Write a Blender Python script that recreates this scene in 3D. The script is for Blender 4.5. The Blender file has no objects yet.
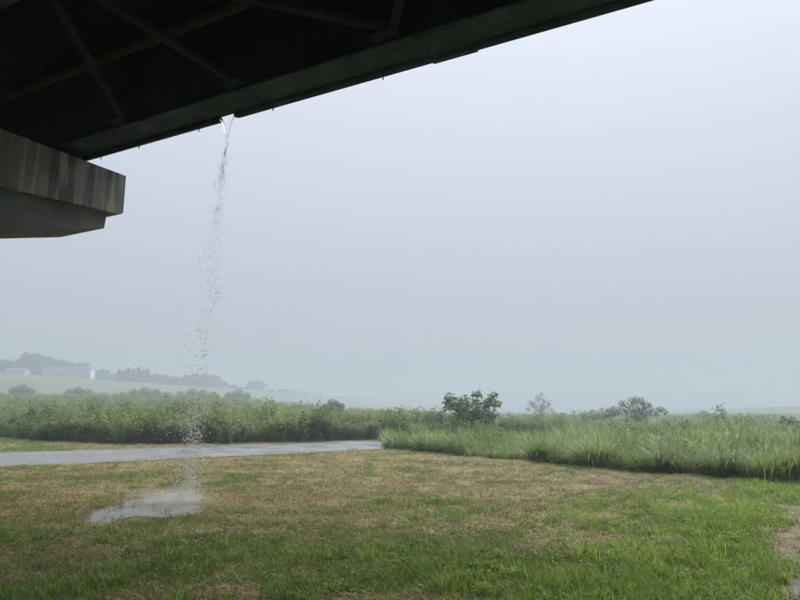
import bpy, math, random
import numpy as np

# ------------------------------------------------------------------ camera, sky, sun, exposure
scene = bpy.context.scene
F, EYE, HZ = 640.0, 1.6, 412.0            # focal length in photo pixels, eye height, horizon row
PITCH = math.atan((HZ - 300) / F)
CP, SP = math.cos(PITCH), math.sin(PITCH)
cam = bpy.data.cameras.new('camera')
cam.sensor_width = 36.0
cam.lens = F / 800 * 36.0
cam.clip_start, cam.clip_end = 0.05, 6000
camo = bpy.data.objects.new('camera', cam)
camo.location = (0, 0, EYE)
camo.rotation_euler = (math.pi / 2 + PITCH, 0, 0)
scene.collection.objects.link(camo)
scene.camera = camo

SUN_EL, SUN_AZ = math.radians(54), math.radians(38)
world = bpy.data.worlds.new('World')
scene.world = world
world.use_nodes = True
wt = world.node_tree
wt.nodes.clear()
w_out = wt.nodes.new('ShaderNodeOutputWorld')
w_bg = wt.nodes.new('ShaderNodeBackground')
w_sky = wt.nodes.new('ShaderNodeTexSky')
w_sky.sky_type = 'NISHITA'
w_sky.sun_disc = False
w_sky.sun_elevation = SUN_EL
w_sky.sun_rotation = SUN_AZ
w_sky.dust_density = 6.0
w_mix = wt.nodes.new('ShaderNodeMixRGB')          # an even rain cloud covering the blue sky
w_mix.inputs[0].default_value = 0.97
# overcast brightness rises evenly from the horizon to the zenith, all round
w_co = wt.nodes.new('ShaderNodeTexCoord')
w_sep = wt.nodes.new('ShaderNodeSeparateXYZ')
w_el = wt.nodes.new('ShaderNodeMath'); w_el.operation = 'MAXIMUM'; w_el.inputs[1].default_value = 0.0
w_br = wt.nodes.new('ShaderNodeMath'); w_br.operation = 'MULTIPLY_ADD'
w_br.inputs[1].default_value = 0.82; w_br.inputs[2].default_value = 0.46
w_cl = wt.nodes.new('ShaderNodeVectorMath'); w_cl.operation = 'SCALE'
w_cl.inputs[0].default_value = (5.15, 5.5, 6.35)
wt.links.new(w_co.outputs['Generated'], w_sep.inputs[0])
wt.links.new(w_sep.outputs['Z'], w_el.inputs[0])
wt.links.new(w_el.outputs[0], w_br.inputs[0])
wt.links.new(w_br.outputs[0], w_cl.inputs['Scale'])
wt.links.new(w_cl.outputs[0], w_mix.inputs[2])
wt.links.new(w_sky.outputs[0], w_mix.inputs[1])
wt.links.new(w_mix.outputs[0], w_bg.inputs[0])
w_bg.inputs[1].default_value = 0.0505
wt.links.new(w_bg.outputs[0], w_out.inputs[0])

sun = bpy.data.lights.new('sun', 'SUN')
sun.energy = 1.5
sun.angle = math.radians(50)
sun.color = (1.0, 0.975, 0.94)
suno = bpy.data.objects.new('sun', sun)
suno.rotation_euler = (math.pi / 2 - SUN_EL, 0, math.pi - SUN_AZ)
suno.location = (0, 0, 60)
scene.collection.objects.link(suno)

vs = scene.view_settings
vs.view_transform = 'Standard'
vs.look = 'None'
vs.exposure = 1.85
vs.gamma = 1.0
vs.use_curve_mapping = False
cy = scene.cycles
cy.use_denoising = True
cy.max_bounces = 5
cy.diffuse_bounces = 3
cy.glossy_bounces = 3
cy.transmission_bounces = 5
cy.transparent_max_bounces = 8
cy.volume_bounces = 1
cy.use_adaptive_sampling = True
cy.adaptive_threshold = 0.02
cy.caustics_reflective = False
cy.caustics_refractive = False
cy.sample_clamp_indirect = 4.0

rng = np.random.default_rng(7)
random.seed(7)
COL = scene.collection

# ------------------------------------------------------------------ pixel <-> place
def ray(px, py):
    u = (300 - py) / F
    return np.array([(px - 400) / F, CP - u * SP, SP + u * CP])

def onz(px, py, z=0.0):
    r = ray(px, py)
    return np.array([0, 0, EYE]) + r * (z - EYE) / r[2]

def at_depth(px, py, Y):
    r = ray(px, py)
    return np.array([0, 0, EYE]) + r * Y / r[1]

def proj(x, y, z):
    z = z - EYE
    d = np.maximum(y * CP + z * SP, 0.5)
    u = -y * SP + z * CP
    return 400 + F * x / d, 300 - F * u / d

def sstep(a, b, x):
    t = np.clip((x - a) / (b - a), 0, 1)
    return t * t * (3 - 2 * t)

def vnoise(x, y, s, seed=0):
    x = np.asarray(x, float) / s + seed * 17.31
    y = np.asarray(y, float) / s - seed * 9.73
    xi, yi = np.floor(x), np.floor(y)
    fx, fy = x - xi, y - yi
    fx, fy = fx * fx * (3 - 2 * fx), fy * fy * (3 - 2 * fy)
    def h(i, j):
        v = np.sin(i * 127.1 + j * 311.7 + seed * 74.7) * 43758.5453
        return v - np.floor(v)
    return (h(xi, yi) * (1 - fx) + h(xi + 1, yi) * fx) * (1 - fy) + (h(xi, yi + 1) * (1 - fx) + h(xi + 1, yi + 1) * fx) * fy

def fbm(x, y, s, seed=0):
    return (vnoise(x, y, s, seed) * .5 + vnoise(x, y, s / 2.1, seed + 1) * .3 + vnoise(x, y, s / 4.3, seed + 2) * .2)

# road edges in plan, from where they cross the ground
RA, RB = onz(0, 467.5)[:2], onz(380, 449.5)[:2]
RC, RD = onz(0, 453)[:2], onz(380, 440.5)[:2]
def road_t(x, y, P, Q):      # signed distance beyond the line P->Q (positive = far side)
    d = (Q - P) / np.linalg.norm(Q - P)
    return -(x - P[0]) * d[1] + (y - P[1]) * d[0]
def on_road(x, y, m=0.0):
    return (road_t(x, y, RA, RB) > -m) & (road_t(x, y, RC, RD) < m)

PUD = [(84, 521), (92, 512), (112, 507), (122, 501), (150, 498), (178, 500), (200, 504), (206, 511), (190, 516), (165, 518), (140, 517), (118, 520), (104, 527), (90, 527)]
PUD_C = onz(150, 511)[:2]
PUD_FLAT = [(PUD_C, 1.5, 2.3), (onz(18, 540)[:2], .75, 1.3), (onz(803, 593)[:2], .6, 1.2)]

def gz(x, y):                # height of the ground
    x, y = np.asarray(x, float), np.asarray(y, float)
    px, py = proj(x, y, 0 * x)
    w = sstep(480, 120, px) * np.clip((y - 55) * .05, 0, 5.0) * sstep(900, 500, y)
    near = sstep(60, 25, np.hypot(x, y))
    b = (fbm(x, y, 1.7, 3) - .5) * .13 * near
    for c_, r0_, r1_ in PUD_FLAT:
        b = b * (1 - sstep(r1_, r0_, np.hypot((x - c_[0]) / 1.3, y - c_[1])))
    r0 = sstep(-1.0, -.3, road_t(x, y, RA, RB)) * sstep(1.0, .3, road_t(x, y, RC, RD))
    return np.where(r0 > 0, b * (1 - r0) - .03 * r0, b) + w

# where the mown field is green, strawy or bare, read off the photo onto the ground
def zones(x, y):
    px, py = proj(np.asarray(x, float), np.maximum(y, 1.0), 0 * np.asarray(x, float))
    n1, n2 = fbm(x, y, 2.6, 11), fbm(x, y, .9, 15)
    bx = np.interp(py, [470, 480, 500, 520, 540, 560, 600, 700], [790, 745, 690, 640, 560, 490, 340, 60])
    lush = sstep(-170, 90, px - bx + (n1 - .5) * 230 + (n2 - .5) * 120)
    low = sstep(502, 556, py + (n1 - .5) * 55)
    patch = sstep(.50, .66, n1 * .6 + n2 * .4)
    verge = sstep(455, 448, py) * sstep(90, 20, px)
    path = sstep(758, 800, px + (n1 - .5) * 60 - np.interp(py, [480, 500, 520, 600], [60, 22, 0, 0])) * sstep(478, 492, py)
    bare = sstep(.54, .66, fbm(x, y, 1.1, 21)) * (1 - lush * .6)
    green = np.clip(np.maximum(np.maximum(lush, low * .72), np.maximum(patch * .55, verge * .8)) * (1 - bare * .85), 0, 1)
    return green, lush, bare, path

# ------------------------------------------------------------------ mesh helpers
ORG = {}
class MB:
    def __init__(self):
        self.v, self.f, self.r, self.m = [], [], [], []
    def face(self, pts, rnd=.5):
        i = len(self.v)
        self.v += [tuple(p) for p in pts]
        self.f.append(tuple(range(i, i + len(pts))))
        self.r.append(rnd)
    def box(self, O, A, B, C):           # centre + three half-axes
        O, A, B, C = map(np.asarray, (O, A, B, C))
        i = len(self.v)
        for a in (-1, 1):
            for b in (-1, 1):
                for c in (-1, 1):
                    self.v.append(tuple(O + a * A + b * B + c * C))
        for q in ((0, 1, 3, 2), (4, 6, 7, 5), (0, 4, 5, 1), (2, 3, 7, 6), (0, 2, 6, 4), (1, 5, 7, 3)):
            self.f.append(tuple(i + k for k in q)); self.r.append(.5)
    def prism(self, poly, D, t):         # polygon (3-D) extruded by D*t
        n = len(poly); i = len(self.v)
        D = np.asarray(D) * t
        self.v += [tuple(p) for p in poly] + [tuple(np.asarray(p) + D) for p in poly]
        self.f.append(tuple(range(i, i + n))); self.f.append(tuple(range(i + 2 * n - 1, i + n - 1, -1)))
        for k in range(n):
            self.f.append((i + k, i + n + k, i + n + (k + 1) % n, i + (k + 1) % n))
        self.r += [.5] * (n + 2)
    def tube(self, pts, rad, n=6, cap=True):
        pts = [np.asarray(p, float) for p in pts]
        i0 = len(self.v); ref = np.array([.31, .57, .76])
        for k, p in enumerate(pts):
            d = pts[min(k + 1, len(pts) - 1)] - pts[max(k - 1, 0)]
            d = d / (np.linalg.norm(d) + 1e-9)
            a = np.cross(d, ref); a /= np.linalg.norm(a) + 1e-9
            b = np.cross(d, a)
            r = rad[k] if hasattr(rad, '__len__') else rad
            for j in range(n):
                t = 2 * math.pi * j / n
                self.v.append(tuple(p + r * (math.cos(t) * a + math.sin(t) * b)))
        for k in range(len(pts) - 1):
            for j in range(n):
                self.f.append((i0 + k * n + j, i0 + k * n + (j + 1) % n, i0 + (k + 1) * n + (j + 1) % n, i0 + (k + 1) * n + j)); self.r.append(.5)
        if cap:
            self.f.append(tuple(i0 + j for j in range(n - 1, -1, -1))); self.r.append(.5)
            e = i0 + (len(pts) - 1) * n
            self.f.append(tuple(e + j for j in range(n))); self.r.append(.5)
    def blade(self, p, az, L, th0, th1, w, rnd, seg=3):
        p = np.asarray(p, float)
        s = np.array([-math.sin(az), math.cos(az), 0])
        i0 = len(self.v); th = th0
        for k in range(seg + 1):
            t = k / seg
            ww = w * (1 - t) ** .7 * .5
            if k < seg:
                self.v += [tuple(p - s * ww), tuple(p + s * ww)]
            else:
                self.v.append(tuple(p))
            th = th0 + (th1 - th0) * t
            p = p + L / seg * np.array([math.cos(az) * math.sin(th), math.sin(az) * math.sin(th), math.cos(th)])
        for k in range(seg - 1):
            a = i0 + 2 * k
            self.f.append((a, a + 1, a + 3, a + 2)); self.r.append(rnd)
        a = i0 + 2 * (seg - 1)
        self.f.append((a, a + 1, a + 2)); self.r.append(rnd)
    def leaf(self, p, d, nrm, L, w, rnd, droop=.25):
        p, d, nrm = (np.asarray(q, float) for q in (p, d, nrm))
        d = d / (np.linalg.norm(d) + 1e-9)
        s = np.cross(d, nrm); s /= np.linalg.norm(s) + 1e-9
        u = np.cross(s, d)
        i = len(self.v)
        up = u * w * .18
        self.v += [tuple(p), tuple(p + d * L * .4 + s * w * .5 + up), tuple(p + d * L * .4 - s * w * .5 + up),
                   tuple(p + d * L * .42), tuple(p + d * L - np.array([0, 0, L * droop]))]
        self.f += [(i, i + 1, i + 3), (i, i + 3, i + 2), (i + 1, i + 4, i + 3), (i + 3, i + 4, i + 2)]
        self.r += [rnd] * 4
    def mesh(self, name, mat, smooth=False, org=(0, 0, 0)):
        me = bpy.data.meshes.new(name)
        v = np.array(self.v, float) - np.asarray(org)
        me.from_pydata(v.tolist(), [], self.f)
        at = me.attributes.new('rnd', 'FLOAT', 'FACE')
        at.data.foreach_set('value', np.array(self.r, np.float32))
        me.materials.append(mat)
        if smooth:
            me.polygons.foreach_set('use_smooth', [True] * len(me.polygons))
        me.update()
        return me
    def build(self, name, mat, parent=None, smooth=False, org=None):
        if parent is not None:
            org = ORG[parent.name]
        org = np.zeros(3) if org is None else np.asarray(org, float)
        o = bpy.data.objects.new(name, self.mesh(name, mat, smooth, org))
        COL.objects.link(o)
        if parent is not None:
            o.parent = parent
        else:
            o.location = org
        ORG[o.name] = org
        return o

def tag(o, label=None, cat=None, group=None, kind=None):
    for k, v in (('label', label), ('category', cat), ('group', group), ('kind', kind)):
        if v:
            o[k] = v
    return o

def thing(name, label, cat, loc, group=None):
    o = bpy.data.objects.new(name, None)
    o.empty_display_size = .2
    COL.objects.link(o)
    o.location = loc
    ORG[o.name] = np.asarray(loc, float)
    return tag(o, label, cat, group)

def dup(root, loc, rz=0.0, sc=(1, 1, 1), label=None, group=None):
    r = root.copy(); COL.objects.link(r)
    r.location = loc; r.rotation_euler = (0, 0, rz); r.scale = sc
    if label: r['label'] = label
    if group: r['group'] = group
    for ch in root.children:
        c = ch.copy(); COL.objects.link(c); c.parent = r
        for g in ch.children:
            e = g.copy(); COL.objects.link(e); e.parent = c
    return r

# ------------------------------------------------------------------ materials
def new_mat(name):
    m = bpy.data.materials.new(name); m.use_nodes = True
    nt = m.node_tree
    return m, nt, nt.nodes['Principled BSDF'], nt.nodes['Material Output']

def N(nt, t, **kw):
    n = nt.nodes.new(t)
    for k, v in kw.items():
        setattr(n, k, v)
    return n

def ramp(nt, src, stops):
    r = N(nt, 'ShaderNodeValToRGB')
    e = r.color_ramp.elements
    while len(e) < len(stops):
        e.new(.5)
    for el, (p, c) in zip(e, stops):
        el.position = p; el.color = tuple(c) + (1,) if len(c) == 3 else c
    nt.links.new(src, r.inputs[0])
    return r.outputs[0]

def noise(nt, scale, detail=4, rough=.55, co=None, dist=0):
    n = N(nt, 'ShaderNodeTexNoise')
    n.inputs['Scale'].default_value = scale
    n.inputs['Detail'].default_value = detail
    n.inputs['Roughness'].default_value = rough
    n.inputs['Distortion'].default_value = dist
    if co is not None:
        nt.links.new(co, n.inputs['Vector'])
    return n.outputs['Fac']

def objco(nt, scale=(1, 1, 1), rot=(0, 0, 0)):
    g = N(nt, 'ShaderNodeNewGeometry')
    m = N(nt, 'ShaderNodeMapping')
    m.inputs['Scale'].default_value = scale
    m.inputs['Rotation'].default_value = rot
    nt.links.new(g.outputs['Position'], m.inputs[0])
    return m.outputs[0]

def mixc(nt, fac, a, b, mode='MIX'):
    m = N(nt, 'ShaderNodeMixRGB', blend_type=mode)
    for s, v in ((0, fac), (1, a), (2, b)):
        if hasattr(v, 'links') or hasattr(v, 'is_linked'):
            nt.links.new(v, m.inputs[s])
        else:
            m.inputs[s].default_value = v if s == 0 else tuple(v) + (1,)
    return m.outputs[0]

def bump(nt, b, src, dist, strength=1.0):
    n = N(nt, 'ShaderNodeBump')
    n.inputs['Distance'].default_value = dist
    n.inputs['Strength'].default_value = strength
    nt.links.new(src, n.inputs['Height'])
    nt.links.new(n.outputs[0], b.inputs['Normal'])

def leaf_mat(name, cA, cB, trans=.3, rough=.45, inst=True, spec=.35):
    m, nt, b, out = new_mat(name)
    fa = N(nt, 'ShaderNodeAttribute', attribute_name='rnd')
    oi = N(nt, 'ShaderNodeObjectInfo')
    a = N(nt, 'ShaderNodeMath', operation='MULTIPLY_ADD')
    a.inputs[1].default_value = .55
    nt.links.new(fa.outputs['Fac'], a.inputs[0])
    if inst:
        ta = N(nt, 'ShaderNodeAttribute', attribute_name='tint', attribute_type='INSTANCER')
        t = N(nt, 'ShaderNodeMath', operation='MULTIPLY_ADD')
        t.inputs[1].default_value = .9; t.inputs[2].default_value = -.22
        nt.links.new(ta.outputs['Fac'], t.inputs[0])
        nt.links.new(t.outputs[0], a.inputs[2])
    else:
        a.inputs[2].default_value = .22
    a.use_clamp = True
    c = mixc(nt, a.outputs[0], cA, cB)
    h = N(nt, 'ShaderNodeHueSaturation')
    v = N(nt, 'ShaderNodeMath', operation='MULTIPLY_ADD')
    v.inputs[1].default_value = .4; v.inputs[2].default_value = .8
    nt.links.new(oi.outputs['Random'], v.inputs[0])
    nt.links.new(v.outputs[0], h.inputs['Value'])
    nt.links.new(c, h.inputs['Color'])
    nt.links.new(h.outputs[0], b.inputs['Base Color'])
    b.inputs['Roughness'].default_value = rough
    b.inputs['Specular IOR Level'].default_value = spec
    tr = N(nt, 'ShaderNodeBsdfTranslucent')
    nt.links.new(h.outputs[0], tr.inputs['Color'])
    ms = N(nt, 'ShaderNodeMixShader')
    ms.inputs[0].default_value = trans
    nt.links.new(b.outputs[0], ms.inputs[1]); nt.links.new(tr.outputs[0], ms.inputs[2])
    nt.links.new(ms.outputs[0], out.inputs[0])
    return m

M = {}
M['lawn'] = leaf_mat('lawn_blade', (.12, .215, .034), (.31, .42, .08), .45)
M['stub'] = leaf_mat('mown_blade', (.16, .19, .05), (.36, .33, .14), .3)
M['straw'] = leaf_mat('straw', (.25, .19, .083), (.54, .435, .225), .15, .6, spec=.25)
M['weed'] = leaf_mat('weed_leaf', (.065, .125, .036), (.30, .355, .11), .42)
M['reed'] = leaf_mat('tall_grass_blade', (.08, .16, .040), (.34, .41, .145), .42, .4)
M['clump'] = leaf_mat('clump_blade', (.09, .165, .055), (.34, .40, .18), .42, .4, inst=False)
M['leafA'] = leaf_mat('tree_leaf', (.065, .125, .045), (.17, .24, .085), .38, .45, inst=False)
M['leafP'] = leaf_mat('pale_leaf', (.12, .17, .085), (.22, .27, .15), .35, .5, inst=False)
M['leafF'] = leaf_mat('far_leaf', (.030, .055, .028), (.055, .09, .04), .15, .6, inst=False)

def simple(name, col, rough=.6, scale=3, var=.3, bumpd=0, metallic=0, spec=.3):
    m, nt, b, out = new_mat(name)
    co = objco(nt)
    n = noise(nt, scale, 6, .6, co)
    lo = tuple(c * (1 - var) for c in col); hi = tuple(min(1, c * (1 + var)) for c in col)
    nt.links.new(ramp(nt, n, [(.3, lo), (.7, hi)]), b.inputs['Base Color'])
    b.inputs['Roughness'].default_value = rough
    b.inputs['Metallic'].default_value = metallic
    b.inputs['Specular IOR Level'].default_value = spec
    if bumpd:
        bump(nt, b, noise(nt, scale * 9, 5, .6, co), bumpd)
    return m

M['bark'] = simple('bark', (.09, .075, .055), .9, 8, .4, .01)
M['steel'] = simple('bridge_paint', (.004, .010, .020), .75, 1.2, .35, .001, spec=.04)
M['steel_f'] = simple('flange_paint_lit', (.055, .078, .100), .75, 1.6, .4, .001, spec=.06)  # bridge paint made paler: light from the ground is put into the colour
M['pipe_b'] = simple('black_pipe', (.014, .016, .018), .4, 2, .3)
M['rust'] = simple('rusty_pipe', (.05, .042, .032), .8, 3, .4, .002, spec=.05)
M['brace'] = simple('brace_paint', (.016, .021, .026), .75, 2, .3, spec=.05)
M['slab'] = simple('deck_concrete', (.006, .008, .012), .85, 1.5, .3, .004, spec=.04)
M['white'] = simple('white_wall', (.80, .80, .78), .7, .15, .1)
M['cream'] = simple('grey_wall', (.52, .52, .51), .7, .15, .1)
M['roofm'] = simple('grey_roof', (.27, .29, .31), .6, .2, .15)
M['dark'] = simple('dark_opening', (.04, .045, .05), .4, 1, .2)
M['pole'] = simple('pole_concrete', (.3, .3, .29), .8, 2, .2)
M['paper'] = simple('paper_scrap', (.75, .75, .72), .7, 30, .1)

# weathered concrete with run-down streaks (real stains)
m, nt, b, out = new_mat('pier_concrete')
co = objco(nt)
cs = objco(nt, (3.7, 3.7, .22))
base = ramp(nt, noise(nt, 2.0, 8, .65, co), [(.3, (.12, .128, .126)), (.7, (.20, .21, .205))])
st = ramp(nt, noise(nt, 1.0, 3, .45, cs, .2), [(.47, (0, 0, 0)), (.52, (.95, .95, .95))])
pm = ramp(nt, noise(nt, .55, 3, .5, co), [(.40, (.25, .25, .25)), (.54, (1, 1, 1))])
st = mixc(nt, 1.0, st, pm, 'MULTIPLY')
c1 = mixc(nt, st, base, (.055, .055, .052))
st2 = ramp(nt, noise(nt, 1.7, 2, .4, cs, .1), [(.58, (0, 0, 0)), (.66, (1, 1, 1))])
c2 = mixc(nt, st2, c1, (.27, .255, .22))
nt.links.new(c2, b.inputs['Base Color'])
b.inputs['Roughness'].default_value = .8
bump(nt, b, noise(nt, 14, 6, .6, co), .006)
M['pier'] = m
M['pier2'] = simple('haunch_concrete', (.105, .112, .11), .85, 1.3, .35, .004)

# ground: soil, trodden straw and low green, mixed by the vertex attribute 'green'
m, nt, b, out = new_mat('field_ground')
co = objco(nt)
cst = objco(nt, (1, 1, 1))
at = N(nt, 'ShaderNodeAttribute', attribute_name='green')
pa = N(nt, 'ShaderNodeAttribute', attribute_name='path')
n1 = noise(nt, 1.6, 8, .65, co)
n2 = noise(nt, 30, 6, .8, co)
soil = ramp(nt, n2, [(.30, (.07, .052, .028)), (.5, (.16, .125, .062)), (.72, (.32, .265, .14))])
soil2 = mixc(nt, ramp(nt, n1, [(.40, (0, 0, 0)), (.62, (1, 1, 1))]), soil, (.17, .145, .065))
grn = ramp(nt, n2, [(.3, (.035, .05, .014)), (.7, (.10, .14, .04))])
c = mixc(nt, at.outputs['Fac'], soil2, grn)
pth = ramp(nt, noise(nt, 6, 7, .7, co), [(.3, (.13, .10, .06)), (.7, (.26, .205, .13))])
c = mixc(nt, pa.outputs['Fac'], c, pth)
nt.links.new(c, b.inputs['Base Color'])
b.inputs['Roughness'].default_value = .8
bump(nt, b, n2, .025)
M['ground'] = m

# wet asphalt
m, nt, b, out = new_mat('wet_asphalt')
co = objco(nt)
nt.links.new(ramp(nt, noise(nt, 1.1, 6, .6, co), [(.3, (.10, .102, .105)), (.7, (.17, .17, .17))]), b.inputs['Base Color'])
nt.links.new(ramp(nt, noise(nt, .55, 5, .6, co), [(.36, (.24, .24, .24)), (.64, (.52, .52, .52))]), b.inputs['Roughness'])
b.inputs['IOR'].default_value = 1.5
b.inputs['Specular IOR Level'].default_value = .8
bump(nt, b, noise(nt, 9, 6, .75, co), .012)
M['road'] = m

# standing water struck by drops
m, nt, b, out = new_mat('puddle_water')
co = objco(nt)
b.inputs['Base Color'].default_value = (.16, .155, .145, 1)
b.inputs['Roughness'].default_value = .12
b.inputs['IOR'].default_value = 1.33
b.inputs['Specular IOR Level'].default_value = .8
bump(nt, b, noise(nt, 14, 4, .6, co, .5), .008)
M['puddle'] = m

m, nt, b, out = new_mat('falling_water')
b.inputs['Base Color'].default_value = (1, 1, 1, 1)
b.inputs['Roughness'].default_value = .02
b.inputs['IOR'].default_value = 1.18
b.inputs['Transmission Weight'].default_value = 1.0
M['water'] = m
m, nt, b, out = new_mat('white_spray')
b.inputs['Base Color'].default_value = (.92, .93, .94, 1)
b.inputs['Roughness'].default_value = .25
b.inputs['IOR'].default_value = 1.33
b.inputs['Transmission Weight'].default_value = .15
M['spray'] = m

# hillside grass
m, nt, b, out = new_mat('hill_grass')
co = objco(nt)
nt.links.new(ramp(nt, noise(nt, .06, 8, .65, co), [(.3, (.075, .11, .045)), (.7, (.13, .165, .075))]), b.inputs['Base Color'])
b.inputs['Roughness'].default_value = .9
bump(nt, b, noise(nt, 1.2, 5, .7, co), .3)
M['hill'] = m

# ------------------------------------------------------------------ ground
LIM = 1250.0
def axis(n, near, a=6.2):
    t = np.linspace(-1, 1, n)
    return np.sinh(t * a) / np.sinh(a) * LIM
gx = axis(331, 0); gy = axis(331, 0) 
gy = np.sort(np.unique(np.concatenate([gy[gy < -3], np.linspace(-3, 28, 240), 28 + (np.sinh(np.linspace(0, 1, 110)[1:] * 4.6) / np.sinh(4.6)) * (LIM - 28)])))
gx = np.sort(np.unique(np.concatenate([np.linspace(-22, 22, 240), 22 + (np.sinh(np.linspace(0, 1, 80)[1:] * 4.6) / np.sinh(4.6)) * (LIM - 22), -22 - (np.sinh(np.linspace(0, 1, 80)[1:] * 4.6) / np.sinh(4.6)) * (LIM - 22)])))
X, Y = np.meshgrid(gx, gy)
Z = gz(X, Y)
nx, ny = len(gx), len(gy)
idx = np.arange(nx * ny).reshape(ny, nx)
quads = np.stack([idx[:-1, :-1], idx[:-1, 1:], idx[1:, 1:], idx[1:, :-1]], -1).reshape(-1, 4)
me = bpy.data.meshes.new('ground')
me.from_pydata(np.stack([X, Y, Z], -1).reshape(-1, 3).tolist(), [], quads.tolist())
g_, l_, ba_, p_ = zones(X.ravel(), Y.ravel())
far = sstep(26, 45, np.hypot(X, Y).ravel())
for nm, arr in (('green', np.maximum(g_ * .85, far)), ('path', p_)):
    a = me.attributes.new(nm, 'FLOAT', 'POINT'); a.data.foreach_set('value', arr.astype(np.float32))
me.materials.append(M['ground'])
me.polygons.foreach_set('use_smooth', [True] * len(me.polygons))
ground = bpy.data.objects.new('ground', me); COL.objects.link(ground)
tag(ground, 'mown field with straw and grass running to the horizon', 'ground', kind='structure')

# road
mb = MB()
K = 240
for k in range(K + 1):
    t = -1.3 + 3.6 * k / K
    a, c = RA + (RB - RA) * t, RC + (RD - RC) * t
    ea = (fbm(t * 40, 0, 1.6, 31) - .5) * .9; ec = (fbm(t * 40, 5, 1.6, 32) - .5) * .9
    nrm = np.array([-(RB - RA)[1], (RB - RA)[0]]) / np.linalg.norm(RB - RA)
    a = a + nrm * ea; c = c + nrm * ec
    for j in range(7):
        q = a + (c - a) * j / 6
        mb.v.append((q[0], q[1], .012 + .03 * math.sin(math.pi * j / 6)))
for k in range(K):
    for j in range(6):
        i = k * 7 + j
        mb.f.append((i, i + 7, i + 8, i + 1)); mb.r.append(.5)
tag(mb.build('road', M['road'], smooth=True), 'wet grey asphalt road crossing behind the mown field', 'road', kind='structure')

# puddles
def puddle(name, outline, z, label):
    mb = MB()
    P = [onz(*q)[:2] for q in outline]
    n = len(P)
    # smooth the outline and roughen it
    pts = []
    for k in range(n):
        p0, p1, p2, p3 = P[k - 1], P[k], P[(k + 1) % n], P[(k + 2) % n]
        for s in range(5):
            t = s / 5
            q = .5 * ((2 * p1) + (-p0 + p2) * t + (2 * p0 - 5 * p1 + 4 * p2 - p3) * t * t + (-p0 + 3 * p1 - 3 * p2 + p3) * t ** 3)
            pts.append(q + rng.normal(0, .025, 2))
    c = np.mean(pts, 0)
    zz = z
    mb.v = [(p[0], p[1], zz) for p in pts]
    mb.f.append(tuple(range(len(pts)))[::-1]); mb.r.append(.5)
    o = mb.build(name, M['puddle'], smooth=True)
    return tag(o, label, 'puddle', kind='structure')
puddle('puddle', PUD, .008, 'white splashing puddle where the falling water lands')
puddle('puddle', [(-20, 541), (0, 537), (25, 535), (48, 536), (52, 540), (30, 543), (0, 545), (-20, 546)], float(gz(*onz(18, 540)[:2])) + .006, 'narrow strip of standing water in the grass at the left edge')
puddle('puddle', [(782, 592), (792, 587), (812, 585), (826, 592), (812, 600), (790, 601)], float(gz(*onz(803, 593)[:2])) + .006, 'small puddle on the dirt path at the right edge')

# ------------------------------------------------------------------ bridge
AZ = math.radians(61.5)
D3 = np.array([-math.sin(AZ), math.cos(AZ), 0]); N3 = np.array([math.cos(AZ), math.sin(AZ), 0]); U3 = np.array([0, 0, 1.0])
def B(d, n, z):
    return D3 * d + N3 * n + U3 * z
def bbox(mb, d0, d1, n0, n1, z0, z1):
    mb.box(B((d0 + d1) / 2, (n0 + n1) / 2, (z0 + z1) / 2), D3 * (d1 - d0) / 2, N3 * (n1 - n0) / 2, U3 * (z1 - z0) / 2)
def onD(px, py, dv):
    r = ray(px, py)
    t = (dv - 0) / (r @ D3)
    P = np.array([0, 0, EYE]) + r * t
    return P @ N3, P[2]
ZF = 7.2
DMIN, DMAX = -34.0, 50.0
bridge = thing('road_bridge', 'dark steel girder road bridge crossing overhead at the top left', 'bridge', B(8, 2.2, 0))
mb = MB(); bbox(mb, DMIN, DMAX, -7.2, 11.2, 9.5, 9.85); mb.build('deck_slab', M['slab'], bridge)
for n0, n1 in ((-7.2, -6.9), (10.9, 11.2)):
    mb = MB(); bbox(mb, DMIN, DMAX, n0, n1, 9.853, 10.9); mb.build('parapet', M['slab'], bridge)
GN = [8.19, 4.2, .2, -3.8]
for gi, gn in enumerate(GN):
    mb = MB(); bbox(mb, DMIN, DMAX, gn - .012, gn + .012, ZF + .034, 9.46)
    girder = mb.build('girder', M['steel'], bridge)
    mb = MB(); bbox(mb, DMIN, DMAX, gn - .32, gn + .32, ZF, ZF + .032); mb.build('bottom_flange', M['steel_f'], girder)
    mb = MB(); bbox(mb, DMIN, DMAX, gn - .22, gn + .22, 9.462, 9.497); mb.build('top_flange', M['steel'], girder)
    mb = MB(); bbox(mb, DMIN, DMAX, gn - .16, gn - .014, 8.15, 8.165); mb.build('longitudinal_stiffener', M['steel'], girder)
    if gi < 2:
        sd = None
        for d in np.arange(-4.4, 17, 1.5):
            if sd is None:
                mb = MB(); bbox(mb, -.006, .006, -.17, -.014, ZF + .036, 9.45)
                v = np.array(mb.v)
                sm = mb.mesh('web_stiffener', M['steel'])
                sd = True
            o = bpy.data.objects.new('web_stiffener', sm); COL.objects.link(o)
            o.parent = girder
            o.location = B(d, gn, 0) - ORG[bridge.name]
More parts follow.
